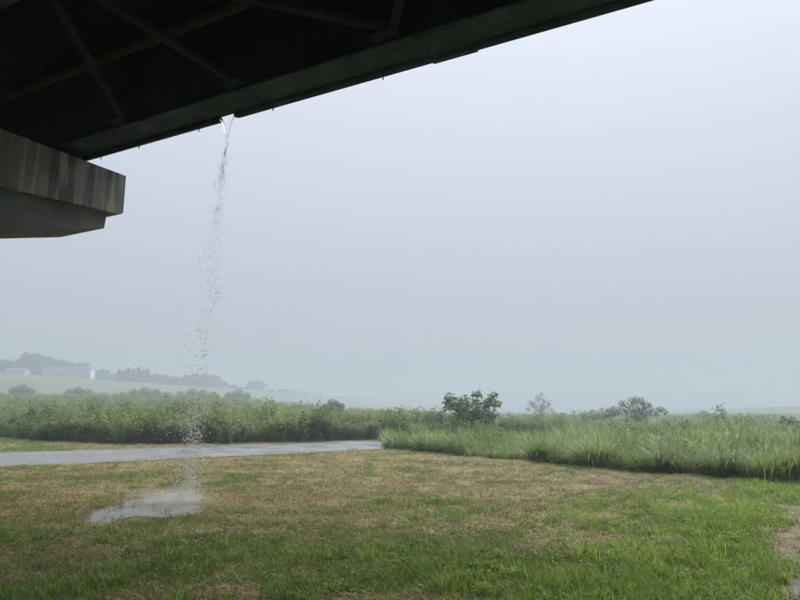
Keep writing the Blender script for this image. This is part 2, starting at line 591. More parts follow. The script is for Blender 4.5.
# lateral bracing between the girders, at flange level
def bar(name, p, q, w, h, mat, parent):
    p, q = np.asarray(p), np.asarray(q)
    d = q - p; L = np.linalg.norm(d); d /= L
    s = np.cross(d, U3); s /= np.linalg.norm(s)
    mb = MB()
    mb.box((p + q) / 2, d * L / 2, s * w / 2, U3 * h / 2 * .12)
    mb.box((p + q) / 2 + U3 * h / 2, d * L / 2, s * w * .06, U3 * h / 2 * .87)
    return mb.build(name, mat, parent)
for k, nd in enumerate((1.5, 7.6, 13.7)):
    a = B(nd, 4.56, 7.30)
    if nd < 13:
        bar('cross_strut', a, B(nd - .05, 7.82, 7.30), .13, .14, M['brace'], bridge)
        bar('lateral_brace', B(nd + .35, 4.56, 7.31), B(nd + 2.9, 7.82, 7.31), .14, .14, M['brace'], bridge)
    if 2 < nd < 13:
        bar('lateral_brace', B(nd - .35, 4.56, 7.32), B(nd - 3.3, 7.82, 7.32), .14, .14, M['brace'], bridge)
    for dd, nn in ((nd, 4.62), (nd - .05, 7.76), (nd + 3.0, 7.76)):
        if dd > 15: continue
        mb = MB(); bbox(mb, dd - .22, dd + .22, nn - .12, nn + .12, 7.270, 7.280); mb.build('gusset_plate', M['brace'], bridge)
# rusty service pipe under the deck, in lengths with collars
pn = 7.02
for d0, d1 in ((-9, -3.1), (-3, 2.9), (3, 8.9), (9, 14.9), (15, 21)):
    mb = MB(); mb.tube([B(d0, pn, 8.1), B(d1, pn, 8.1)], .085, 14)
    p = mb.build('service_pipe', M['rust'], bridge, smooth=False)
    mb = MB(); mb.tube([B(d1 - .12, pn, 8.1), B(d1 + .04, pn, 8.1)], .115, 14); mb.build('pipe_collar', M['rust'], p)
    mb = MB(); bbox(mb, d1 - .6, d1 - .55, pn - .02, pn + .02, 8.19, 9.498); mb.build('pipe_hanger', M['steel'], p)
# gutters along the outer flange edge, with the gap where the water escapes
def dirpt(px, z, n):      # station along the bridge where image column px meets (n, z)
    lo, hi = -5, 30
    for _ in range(50):
        mid = (lo + hi) / 2
        P = B(mid, n, z)
        x, y = proj(P[0], P[1], P[2])
        if x > px: lo = mid
        else: hi = mid
    return lo
ne, ze = 8.53, ZF - .045
dg1, dg2 = dirpt(222, ze, ne), dirpt(235, ze, ne)
mb = MB(); mb.tube([B(dg1, ne - .02, ze), B(dg1 + .03, ne - .02, ze), B(30, ne - .02, ze)], [.045, .062, .062], 16); gl = mb.build('gutter_pipe', M['pipe_b'], bridge)
mb = MB(); mb.tube([B(dg2, ne - .01, ze + .02), B(dg2 - .04, ne - .01, ze + .01), B(dg2 - .1, ne - .01, ze), B(-30, ne - .01, ze)], [.03, .05, .06, .06], 16); gr = mb.build('gutter_pipe', M['steel_f'], bridge)
for px, par in ((101, gl), (139, gl), (199, gl), (273, gr), (383, gr)):
    dd = dirpt(px, ze - .1, ne)
    mb = MB(); mb.tube([B(dd, ne, ze - .11), B(dd, ne, ze - .02)], .011, 6); mb.build('drip_pin', M['pipe_b'], par)
# bolted splice of the flange
s0, s1 = dirpt(476, ZF - .02, 8.4), dirpt(428, ZF - .02, 8.4)
mb = MB(); bbox(mb, s0, s1, 7.91, 8.545, ZF - .028, ZF - .004); sp = mb.build('splice_plate', M['steel_f'], bridge)
mb = MB(); bbox(mb, s0 + .03, s1 - .03, 8.46, 8.56, ZF - .115, ZF - .03); mb.build('splice_cover', M['steel_f'], bridge)
hb = MB(); hb.tube([(0, 0, -.024), (0, 0, 0)], .02, 6); hm = hb.mesh('bolt', M['steel_f'])
for i in range(10):
    for j in range(5):
        o = bpy.data.objects.new('bolt', hm); COL.objects.link(o); o.parent = sp
        o.location = B(s0 + (s1 - s0) * (i + .5) / 10, 7.98 + .105 * j, ZF - .028) - ORG[bridge.name]

# ------------------------------------------------------------------ pier
TIPN, FD, ZT = 9.31, 12.23, 6.95
pier = thing('bridge_pier', 'stained concrete pier with a cantilevered cap under the bridge', 'pier', B(13.2, 2.2, 0))
ZL = 6.02
mb = MB()
bn = -4.9
nS, zS = onD(0, 186.5, FD)
z4 = ZL + (zS - ZL) * (TIPN - 4.4) / (TIPN - nS)
prof = [(TIPN, ZT), (TIPN, ZL + .05), (TIPN - .06, ZL), (4.4, z4), (0, z4), (bn + .06, ZL), (bn, ZL + .05), (bn, ZT)]
mb.prism([B(FD, n, z) for n, z in prof], D3, 2.0)
cap = mb.build('cap_beam', M['pier'], pier)
f2 = FD + .16
(nA, zA), (nB, zB), (nC, zC) = onD(104, 228.3, f2), onD(0, 229.5, f2), onD(106, 221, f2)
slope = (zA - zB) / (nA - nB)
nc = 4.2
zcol = zB - slope * (nB - nc)
mb = MB()
hp = [(nC + .02, ZL + .1), (nA, zA), (nc, zcol), (.2, zcol), (bn + (TIPN - nA), zA), (bn + (TIPN - nC), ZL + .1)]
mb.prism([B(f2, n, z) for n, z in hp], D3, 1.55)
mb.build('cap_haunch', M['pier2'], pier)
mb = MB()
mb.prism([B(f2 + .1, n, 0) + 0 for n in ()] or [B(f2 + .84 + .74 * math.sin(t), 2.2 + 1.7 * math.cos(t), -.5) for t in np.linspace(0, 2 * math.pi, 33)[:-1]], U3, zcol + .5 - .003)
mb.build('column', M['pier2'], pier)
for gn in GN:
    mb = MB(); bbox(mb, FD + .55, FD + 1.35, gn - .3, gn + .3, ZT + .003, ZF - .045)
    br = mb.build('bearing', M['steel'], pier)
    mb = MB(); bbox(mb, FD + .45, FD + 1.45, gn - .38, gn + .38, ZF - .042, ZF - .005); mb.build('sole_plate', M['steel'], br)

# ------------------------------------------------------------------ falling water
mb = MB()
SRC = B((dg1 + dg2) / 2, ne, ze - .02)
IMP = np.array(list(onz(187, 504)[:2]) + [.01])
Lp = B(dg1 - .0, ne - .02, ze - .01); Rp = B(dg2 + .0, ne - .01, ze + .0)
MEET = at_depth(226, 146, (SRC[1] + .05))
def wig(a, b, bow, n=12, amp=.008):
    a, b = np.asarray(a), np.asarray(b)
    out = []
    for k in range(n + 1):
        t = k / n
        p = a + (b - a) * t
        p[0] = a[0] + (b[0] - a[0]) * (1 - (1 - t) ** 2.0) if bow else p[0]
        p[2] = a[2] + (b[2] - a[2]) * t ** 1.35
        out.append(p + rng.normal(0, amp, 3) * (.2 + t))
    return out
for k in range(3):
    mb.tube(wig(Lp + rng.normal(0, .02, 3), MEET + rng.normal(0, .035, 3), True), list(np.linspace(.016, .010, 13)), 6)
for k in range(2):
    mb.tube(wig(Rp + rng.normal(0, .012, 3), MEET + rng.normal(0, .03, 3), True), list(np.linspace(.012, .008, 13)), 6)
def fall(t, sx, sy):          # position after fraction t of the drop; drift grows with t
    z = MEET[2] + (IMP[2] - MEET[2]) * t
    s = t ** .75
    x = MEET[0] + (IMP[0] - MEET[0]) * t ** 1.1 + sx * s
    y = MEET[1] + (IMP[1] - MEET[1]) * t + sy * s
    return np.array([x, y, z])
# broken sheets and ligaments in the upper part
for k in range(80):
    t0 = rng.uniform(0, 1) ** 1.3 * .20
    sx, sy = rng.normal(-.12, .20), rng.normal(0, .2)
    L = rng.uniform(.012, .04) * (1.0 - 2 * t0)
    pts = [fall(t0 + L * j / 5, sx, sy) + rng.normal(0, .007, 3) + np.array([rng.normal(0, .010), 0, 0]) for j in range(6)]
    r = rng.uniform(.0025, .006)
    mb.tube(pts, [r * .4, r, r * 1.1, r * .9, r * .8, r * .3], 5)
ico_v = []
ph = (1 + 5 ** .5) / 2
for a_, b_, c_ in ((0, 1, ph), (1, ph, 0), (ph, 0, 1)):
    for s1_ in (-1, 1):
        for s2_ in (-1, 1):
            v = [a_, b_, c_]
            nz_ = [i for i in range(3) if v[i] != 0]
            v[nz_[0]] *= s1_; v[nz_[1]] *= s2_
            ico_v.append(v)
ico_v = np.array(ico_v, float); ico_v /= np.linalg.norm(ico_v[0])
dd = np.linalg.norm(ico_v[:, None] - ico_v[None], axis=-1)
ed = dd[dd > .01].min() * 1.05
ico_f = []
for i in range(12):
    for j in range(i + 1, 12):
        for k in range(j + 1, 12):
            if dd[i, j] < ed and dd[j, k] < ed and dd[i, k] < ed:
                c = np.cross(ico_v[j] - ico_v[i], ico_v[k] - ico_v[i])
                ico_f.append((i, j, k) if c @ ico_v[i] > 0 else (i, k, j))
def drop(mb, p, s):
    i = len(mb.v)
    q = ico_v * (1 + rng.uniform(-.25, .25, (12, 1))) * s + p
    mb.v += [tuple(x) for x in q]
    for f in ico_f:
        mb.f.append((i + f[0], i + f[1], i + f[2])); mb.r.append(.5)
nclus = 260
for c in range(nclus):                 # loose clusters of drops
    t = rng.uniform(.03, .99)
    core = rng.random() < .52
    wid = .13 + .02 * t
    sx = rng.normal(0, wid) if core else -abs(rng.normal(.12, .48)) + .08
    sy = rng.normal(0, .25)
    for k in range(rng.integers(3, 10)):
        p = fall(t + rng.normal(0, .012), sx, sy) + rng.normal(0, .05, 3)
        r = rng.uniform(.003, .0095) * rng.choice([.7, 1, 1.35], p=[.4, .4, .2])
        drop(mb, p, np.array([r, r, r * rng.uniform(1.0, 2.8)]))
for c in range(900):                   # fine stray drops, mostly to windward
    t = rng.uniform(.05, 1)
    p = fall(t, rng.normal(-.12, .33), rng.normal(0, .3))
    r = rng.uniform(.0018, .004)
    drop(mb, p, np.array([r, r, r * 1.4]))
tag(mb.build('water_stream', M['water'], smooth=True), 'rain water falling from the bridge gutter and breaking into drops', 'water', kind='stuff')
mb = MB()
for c in range(900):                   # dense white water low in the fall
    t = 1 - abs(rng.normal(0, .10))
    if t < .62: continue
    p = fall(t, rng.normal(0, .09), rng.normal(0, .12)) + rng.normal(0, .03, 3)
    r = rng.uniform(.003, .009)
    drop(mb, p, np.array([r, r, r * 1.5]))
for c in range(300):                  # drops thrown by the wind in front of the thicket
    p = fall(rng.uniform(.72, .93), rng.normal(-.25, .55), rng.normal(0, .3))
    r = rng.uniform(.003, .0075)
    drop(mb, p, np.array([r, r, r * 1.5]))
for c in range(1000):                   # splash thrown up from the puddle
    a = rng.uniform(0, 2 * math.pi); rr = abs(rng.normal(0, .42))
    q = IMP + np.array([math.cos(a) * rr - .25, math.sin(a) * rr * .8, abs(rng.normal(0, .22)) * math.exp(-rr * 1.2) + .012])
    r = rng.uniform(.0018, .0052)
    drop(mb, q, np.array([r, r, r * 1.1]))
for c in range(650):
    q = np.array([PUD_C[0] + rng.normal(.1, .55), PUD_C[1] + rng.normal(.05, .22), .018 + abs(rng.normal(0, .035))])
    r = rng.uniform(.0015, .004)
    drop(mb, q, np.array([r, r, r]))
mb2 = MB()
tag(mb.build('splash', M['spray'], smooth=True), 'white splash drops thrown up where the water hits the puddle', 'splash', kind='stuff')

for c in range(520):                  # white burst in front of the thicket
    p = fall(rng.normal(.82, .055), rng.normal(-.06, .13), rng.normal(0, .15)) + rng.normal(0, .03, 3)
    q_ = rng.uniform(.003, .0085)
    drop(mb2, p, np.array([q_, q_, q_ * 1.5]))
tag(mb2.build('spray_burst', M['spray'], smooth=True), 'white burst of drops low in the fall in front of the thicket', 'spray', kind='stuff')
# soft spray hanging over the puddle
mm, nt, b, out = new_mat('spray_mist')
nt.nodes.remove(b)
tc = N(nt, 'ShaderNodeTexCoord')
gr_ = N(nt, 'ShaderNodeTexGradient', gradient_type='QUADRATIC_SPHERE')
nt.links.new(tc.outputs['Object'], gr_.inputs[0])
ns_ = noise(nt, 3.0, 3, .6, tc.outputs['Object'])
m1 = N(nt, 'ShaderNodeMath', operation='MULTIPLY'); nt.links.new(gr_.outputs['Fac'], m1.inputs[0]); nt.links.new(ns_, m1.inputs[1])
m2 = N(nt, 'ShaderNodeMath', operation='MULTIPLY'); nt.links.new(m1.outputs[0], m2.inputs[0]); m2.inputs[1].default_value = 6.0
pv = N(nt, 'ShaderNodeVolumePrincipled')
pv.inputs['Color'].default_value = (.97, .97, .97, 1)
nt.links.new(m2.outputs[0], pv.inputs['Density'])
nt.links.new(pv.outputs[0], out.inputs['Volume'])
import bmesh
bm = bmesh.new(); bmesh.ops.create_icosphere(bm, subdivisions=3, radius=1.0)
me = bpy.data.meshes.new('splash_mist'); bm.to_mesh(me); bm.free(); me.materials.append(mm)
o = bpy.data.objects.new('splash_mist', me); COL.objects.link(o)
o.location = (IMP[0] - .28, IMP[1] - .05, .10); o.scale = (.95, .55, .24)
tag(o, 'soft white spray hanging over the puddle under the fall', 'spray', kind='stuff')

# ------------------------------------------------------------------ scatter
def proto_coll(name, meshes):
    c = bpy.data.collections.new(name)
    for i, me in enumerate(meshes):
        o = bpy.data.objects.new('%s_%02d' % (name, i), me)
        c.objects.link(o)
    return c

def scatter(name, P, rot, scl, idx, tint, coll, label, cat):
    me = bpy.data.meshes.new(name)
    n = len(P)
    me.vertices.add(n)
    me.vertices.foreach_set('co', np.asarray(P, np.float32).ravel())
    for nm, ty, arr in (('rot', 'FLOAT_VECTOR', rot), ('scl', 'FLOAT_VECTOR', scl)):
        a = me.attributes.new(nm, ty, 'POINT'); a.data.foreach_set('vector', np.asarray(arr, np.float32).ravel())
    a = me.attributes.new('tint', 'FLOAT', 'POINT'); a.data.foreach_set('value', np.asarray(tint, np.float32))
    a = me.attributes.new('pick', 'INT', 'POINT'); a.data.foreach_set('value', np.asarray(idx, np.int32))
    o = bpy.data.objects.new(name, me); COL.objects.link(o)
    ng = bpy.data.node_groups.new(name + '_scatter', 'GeometryNodeTree')
    ng.interface.new_socket('Geometry', in_out='INPUT', socket_type='NodeSocketGeometry')
    ng.interface.new_socket('Geometry', in_out='OUTPUT', socket_type='NodeSocketGeometry')
    nd = ng.nodes
    gi, go = nd.new('NodeGroupInput'), nd.new('NodeGroupOutput')
    ip = nd.new('GeometryNodeInstanceOnPoints')
    ci = nd.new('GeometryNodeCollectionInfo')
    ci.inputs['Collection'].default_value = coll
    ci.inputs['Separate Children'].default_value = True
    ci.inputs['Reset Children'].default_value = True
    def na(nm, ty):
        a = nd.new('GeometryNodeInputNamedAttribute'); a.data_type = ty
        a.inputs['Name'].default_value = nm
        return a.outputs['Attribute']
    e2r = nd.new('FunctionNodeEulerToRotation')
    L = ng.links.new
    L(gi.outputs[0], ip.inputs['Points'])
    L(ci.outputs[0], ip.inputs['Instance'])
    ip.inputs['Pick Instance'].default_value = True
    L(na('pick', 'INT'), ip.inputs['Instance Index'])
    L(na('rot', 'FLOAT_VECTOR'), e2r.inputs[0]); L(e2r.outputs[0], ip.inputs['Rotation'])
    L(na('scl', 'FLOAT_VECTOR'), ip.inputs['Scale'])
    L(ip.outputs[0], go.inputs[0])
    md = o.modifiers.new('scatter', 'NODES'); md.node_group = ng
    return tag(o, label, cat, kind='stuff')

R = lambda a, b: rng.uniform(a, b)
def tuft(nb, h0, h1, w, spread, bend, seg=3):
    mb = MB()
    for k in range(nb):
        az = R(0, 2 * math.pi); r = spread * math.sqrt(rng.random())
        a2 = R(0, 2 * math.pi)
        th0 = R(.05, .75)
        mb.blade((r * math.cos(a2), r * math.sin(a2), -.01), az, R(h0, h1), th0, th0 + R(.2, bend), w * R(.6, 1.2), rng.random(), seg)
    return mb
def straw_proto(n, l0, l1, spread):
    mb = MB()
    for k in range(n):
        a = R(0, 2 * math.pi); r = spread * math.sqrt(rng.random()); a2 = R(0, 6.28)
        p = np.array([r * math.cos(a2), r * math.sin(a2), R(.004, .045)])
        L = R(l0, l1); w = R(.0012, .0035)
        d = np.array([math.cos(a), math.sin(a), R(-.12, .25)]) * L
        s = np.array([-math.sin(a), math.cos(a), R(-.6, .6)]) * w
        mid = p + d * .5 + np.array([0, 0, R(-.005, .015)])
        rn = rng.random()
        mb.face([p - s, p + s, mid + s, mid - s], rn)
        mb.face([mid - s, mid + s, p + d + s * .3, p + d - s * .3], rn)
    return mb
lawn_p = [tuft(24, .04, .13, .010, .10, 1.5).mesh('lawn_tuft', M['lawn']) for _ in range(4)] + \
         [tuft(30, .10, .25, .013, .10, 1.7, 4).mesh('lawn_tuft', M['lawn']) for _ in range(4)]
def broad(n, sz):
    mb = MB()
    for k in range(n):
        az = R(0, 6.283); el = R(.1, 1.0); rr = R(.01, .09)
        d = np.array([math.cos(az) * math.cos(el), math.sin(az) * math.cos(el), math.sin(el)])
        p = np.array([math.cos(az) * rr, math.sin(az) * rr, R(.01, .10)])
        L = sz * R(.6, 1.3)
        mb.leaf(p, d, np.array([rng.normal(0, .4), rng.normal(0, .4), 1]), L, L * R(.45, .7), rng.random() * .6, .3)
    return mb
lawn_p += [broad(26, .055).mesh('lawn_weed', M['lawn']) for _ in range(3)]
stub_p = [tuft(22, .02, .08, .007, .12, 1.2, 2).mesh('mown_tuft', M['stub']) for _ in range(4)]
straw_p = [straw_proto(34, .025, .10, .16).mesh('straw_bits', M['straw']) for _ in range(5)]
C_lawn, C_stub, C_straw = proto_coll('lawn_tufts', lawn_p), proto_coll('mown_tufts', stub_p), proto_coll('straw_bunches', straw_p)

def wedge(n, y0, y1, margin=1.25):
    y = np.sqrt(rng.uniform(0, 1, n) * (y1 ** 2 - y0 ** 2) + y0 ** 2)
    x = rng.uniform(-1, 1, n) * y * .66 * margin
    return x, y
RB_PX = [-400, 385, 420, 500, 580, 640, 700, 760, 800, 900, 1100]
RB_PY = [447, 447, 452, 459, 466, 472, 476, 480, 481, 482, 482]
LB_PX = [-700, 0, 40, 120, 200, 300, 390, 1200]
LB_PY = [425, 437, 441.5, 443.5, 444.5, 442, 439, 436]
def in_tall(x, y):             # ground under the tall right-hand grass
    px, py = proj(x, y, 0 * x)
    edge = np.interp(px, RB_PX, RB_PY) + (fbm(x, y, 1.2, 41) - .5) * 5
    return (py < edge) & (px > 384 + (fbm(x, y, 1.5, 42) - .5) * 14)
def in_thicket(x, y):
    px, py = proj(x, y, 0 * x)
    return (py < np.interp(px, LB_PX, LB_PY) + (fbm(x, y, 2.0, 43) - .5) * 1.6)

def in_poly(px, py, poly):
    c = np.zeros(len(px), bool)
    for k in range(len(poly)):
        (xa, ya), (xb, yb) = poly[k - 1], poly[k]
        c ^= ((ya > py) != (yb > py)) & (px < (xb - xa) * (py - ya) / (yb - ya + 1e-9) + xa)
    return c
def field_pts(n, y0=3.0, y1=46.0):      # thinning evenly with distance
    y = (rng.uniform(0, 1, n) * (y1 ** .3 - y0 ** .3) + y0 ** .3) ** (1 / .3)
    x = rng.uniform(-1, 1, n) * y * .66 * 1.25
    k = ~on_road(x, y, -np.abs(rng.normal(.0, .28, len(x))) * (.3 + 1.4 * vnoise(x, y, 1.4, 35))) & ~in_tall(x, y) & ~in_thicket(x, y)
    x, y = x[k], y[k]
    inp = in_poly(*proj(x, y, 0 * x), PUD) & (rng.random(len(x)) < .88)
    k = ~inp
    return x[k], y[k]
def fin(x, y, npick, smin, smax, lean=.2, grow=True):
    n = len(x)
    P = np.stack([x, y, gz(x, y)], 1)
    rot = np.stack([rng.normal(0, lean, n), rng.normal(0, lean, n), rng.uniform(0, 6.283, n)], 1)
    s = rng.uniform(smin, smax, n) * (np.interp(y, [8, 14, 30], [1, 1.1, 1.35]) if grow else 1.0)
    return P, rot, np.stack([s, s, s], 1), rng.integers(0, npick, n)

# green grass
x, y = field_pts(105000)
g, lush, bare, path = zones(x, y)
k = rng.random(len(x)) < np.clip(g * (.13 + 1.05 * sstep(.36, .62, fbm(x, y, .6, 55))) * (1 - path * .97) + .10 + .36 * sstep(.42, .62, fbm(x, y, 1.0, 57)) * (1 - path), 0, 1) * (1 - path * .7)
x, y, g, lush = x[k], y[k], g[k], lush[k]
P, rot, scl, pk = fin(x, y, 4, .5, 1.25, .3)
tall = rng.random(len(x)) < (.18 + .30 * sstep(.35, .7, fbm(x, y, 1.6, 51))) * np.clip(lush * .8 + .55, 0, 1)
pk = np.where(tall, pk + 4, pk)
bw = rng.random(len(x)) < .04 + .22 * sstep(.52, .66, fbm(x, y, .7, 58))
pk = np.where(bw, 8 + pk % 3, pk)
scl *= (.5 + .42 * g)[:, None]
scatter('lawn_grass', P, rot, scl, pk, np.clip(.15 + .6 * lush + rng.normal(0, .22, len(x)) + (fbm(x, y, .8, 53) - .5) * 1.0, 0, 1), C_lawn, 'green grass growing back in tufts over the mown field', 'grass')
# stubble
x, y = field_pts(70000)
g, lush, bare, path = zones(x, y)
k = rng.random(len(x)) < np.clip((1 - bare * .6) * (1 - path * .8) * .85 * (1 - lush * .6), 0, 1)
x, y = x[k], y[k]
P, rot, scl, pk = fin(x, y, 4, .7, 1.3)
scatter('grass_stubble', P, rot, scl, pk, np.clip(fbm(x, y, 1.8, 61) * 1.6 - .3 + rng.normal(0, .15, len(x)), 0, 1), C_stub, 'short mown grass stubble over the field', 'grass')
# straw
x, y = field_pts(62000)
g, lush, bare, path = zones(x, y)
k = rng.random(len(x)) < np.clip((1 - g * .9) * (.25 + 1.1 * sstep(.35, .65, fbm(x, y, 1.4, 71))) * (1 - path * .6), 0, 1)
x, y = x[k], y[k]
P, rot, scl, pk = fin(x, y, 5, .6, 1.1, .1)
scatter('straw_litter', P, rot, scl, pk, np.clip(fbm(x, y, 1.1, 73) * 1.5 - .25 + rng.normal(0, .2, len(x)), 0, 1), C_straw, 'brown cut straw lying over the mown field', 'straw')

# tall weeds (thicket beyond the road)
def weed(h, nst, spread, lsz, nl):
    mb = MB()
    for s in range(nst):
        a = R(0, 6.283); r = spread * math.sqrt(rng.random())
        base = np.array([r * math.cos(a), r * math.sin(a), -.05])
        lean = np.array([rng.normal(0, .16), rng.normal(0, .16), 0]) + np.array([math.cos(a), math.sin(a), 0]) * .12
        H = h * R(.72, 1.08)
        top = base + lean * H + np.array([0, 0, H])
        mb.tube([base, (base + top) / 2 + rng.normal(0, .04, 3), top], [.012, .009, .003], 3, False)
        for k in range(nl):
            t = rng.random() ** .75
            p = base + (top - base) * t
            az = R(0, 6.283); el = R(-.5, .5)
            d = np.array([math.cos(az) * math.cos(el), math.sin(az) * math.cos(el), math.sin(el)])
            off = R(.02, .24) * (1.15 - t * .8)
            L = lsz * R(.55, 1.25)
            mb.leaf(p + d * off, d, np.array([rng.normal(0, .5), rng.normal(0, .5), 1]), L, L * R(.4, .65), rng.random(), R(.1, .5))
    return mb.mesh('weed_plant', M['weed'])
weed_p = [weed(2.0, 6, .42, .17, 62) for _ in range(4)] + [weed(1.7, 5, .4, .12, 80) for _ in range(3)]
C_weed = proto_coll('weed_plants', weed_p)
def reed(nb, h0, h1, spread, w, bend):
    mb = MB()
    for k in range(nb):
        az = R(0, 6.283); r = spread * math.sqrt(rng.random()); a2 = R(0, 6.283)
        th0 = R(.0, .55)
        mb.blade((r * math.cos(a2), r * math.sin(a2), -.03), az, R(h0, h1), th0, th0 + R(.35, bend), w * R(.6, 1.3), rng.random() ** 1.5, 5)
    return mb
reed_p = [reed(46, .6, 1.5, .30, .05, 2.7).mesh('reed_tuft', M['reed']) for _ in range(4)] + \
         [reed(34, .8, 1.7, .34, .042, 2.0).mesh('reed_tuft', M['reed']) for _ in range(3)]
C_reed = proto_coll('reed_tufts', reed_p)

def veg(nx_, y0, y1, keep):
    x, y = wedge(nx_, y0, y1, 1.18)
    k = keep(x, y) & ~on_road(x, y, .25)
    return x[k], y[k]
sel_left = lambda x, y: in_thicket(x, y) & ~in_tall(x, y)
A = [veg(2600, 24, 48, lambda x, y: in_thicket(x, y) & (proj(x, y, 0 * x)[0] < 520))]
# extra plants along the front edge
px = rng.uniform(-90, 400, 900); pyb = np.interp(px, LB_PX, LB_PY) - np.abs(rng.normal(0, 1.2, 900))
e = np.array([onz(a, b_)[:2] for a, b_ in zip(px, pyb)])
kk = ~on_road(e[:, 0], e[:, 1], .2)
A.append((e[kk, 0], e[kk, 1]))
A.append(veg(3800, 48, 110, lambda x, y: rng.random(len(x)) < sstep(620, 380, proj(x, y, 0 * x)[0]) * .9 + .14))
A.append(veg(2600, 15, 48, lambda x, y: in_tall(x, y) & (rng.random(len(x)) < .9 * sstep(.50, .64, fbm(x, y, 3.0, 87)) + .05) & (np.interp(proj(x, y, 0 * x)[0], RB_PX, RB_PY) - proj(x, y, 0 * x)[1] > 7)))
A.append(veg(4200, 110, 260, lambda x, y: rng.random(len(x)) < .8))
x = np.concatenate([a[0] for a in A]); y = np.concatenate([a[1] for a in A])
px, py = proj(x, y, 0 * x)
P, rot, scl, pk = fin(x, y, 7, .85, 1.12, .07, False)
hk = np.interp(px, [-200, 300, 420, 520, 900], [.72, .72, .62, .54, .56])
front = np.interp(px, LB_PX, LB_PY) - py
hk = hk * (.85 + .30 * sstep(.5, 2.5, front) * sstep(13, 7, front)) * (.30 + 1.3 * fbm(x, y, 1.9, 81)) * np.where(rng.random(len(x)) < .10, 1.35, 1) * rng.uniform(.85, 1.1, len(x)) * np.where(y > 60, 1.05, 1)
scl[:, 2] *= hk
wide = np.interp(y, [30, 60, 120, 260], [1, 1.25, 1.7, 2.4])
scl[:, 0] *= wide * hk ** .5; scl[:, 1] *= wide * hk ** .5
scatter('weed_thicket', P, rot, scl, pk, np.clip(fbm(x, y, 5, 83) * 1.3 - .15 + rng.normal(0, .18, len(x)) + .15 * sstep(40, 80, y), 0, 1), C_weed, 'dense thicket of tall leafy weeds beyond the road', 'weeds')
# tall grass on the right
A = [veg(6200, 13, 42, in_tall)]
px = rng.uniform(384, 930, 600); pyb = np.interp(px, RB_PX, RB_PY) - np.abs(rng.normal(0, 2.4, 600)) + .8
e = np.array([onz(a, b_)[:2] for a, b_ in zip(px, pyb)])
A.append((e[:, 0], e[:, 1]))
A.append(veg(5200, 42, 100, lambda x, y: rng.random(len(x)) < sstep(330, 560, proj(x, y, 0 * x)[0]) * .9))
A.append(veg(2200, 100, 240, lambda x, y: rng.random(len(x)) < sstep(400, 600, proj(x, y, 0 * x)[0]) * .8))
x = np.concatenate([a[0] for a in A]); y = np.concatenate([a[1] for a in A])
P, rot, scl, pk = fin(x, y, 7, .78, 1.08, .12, False)
px, py = proj(x, y, 0 * x)
edge = sstep(0, 7, np.interp(px, RB_PX, RB_PY) - py)
hk = (.66 + .26 * edge + .34 * sstep(490, 410, px) * sstep(45, 32, y)) * (.34 + 1.08 * fbm(x, y, 2.0, 91)) * rng.uniform(.8, 1.12, len(x))
hk = hk * np.interp(y, [30, 60, 120], [1, .88, .80])
scl *= hk[:, None]
wide = np.interp(y, [20, 45, 100, 240], [1, 1.2, 1.6, 2.2])
scl[:, :2] *= wide[:, None]
scatter('tall_grass', P, rot, scl, pk, np.clip(fbm(x, y, 4, 93) * 1.3 - .15 + rng.normal(0, .18, len(x)), 0, 1), C_reed, 'tall green grass standing thick at the right of the road', 'grass')

# single plants that stand out along the edge of the tall grass
clumps = [(724, 478, 1.05, 'arching pale grass clump drooping over the mown edge at far right', 2.3),
          (668, 474, .95, 'rounded grass clump on the mown edge left of the arching one', 2.1),
          (596, 468, .95, 'dark grass clump leaning over the straw below the thin bush', 2.0),
          (540, 463, .85, 'low ragged grass clump on the straw edge below the pale tree', 1.9),
          (455, 455, .80, 'small grass clump at the field edge below the spreading tree', 1.9),
          (392, 448, .85, 'grass clump ending the tall grass where the road disappears', 1.7)]
for px_, py_, s, lab, bend in clumps:
    q = onz(px_, py_)
    g = reed(120, .8, 1.6, .28, .042, bend + .3)
    v = np.array(g.v) * s
    g.v = [tuple(p) for p in v + np.array([q[0], q[1], float(gz(q[0], q[1]))])]
    o = g.build('grass_clump', M['clump'], org=(q[0], q[1], float(gz(q[0], q[1]))))
    tag(o, lab, 'grass clump', 'grass clumps along the field edge')

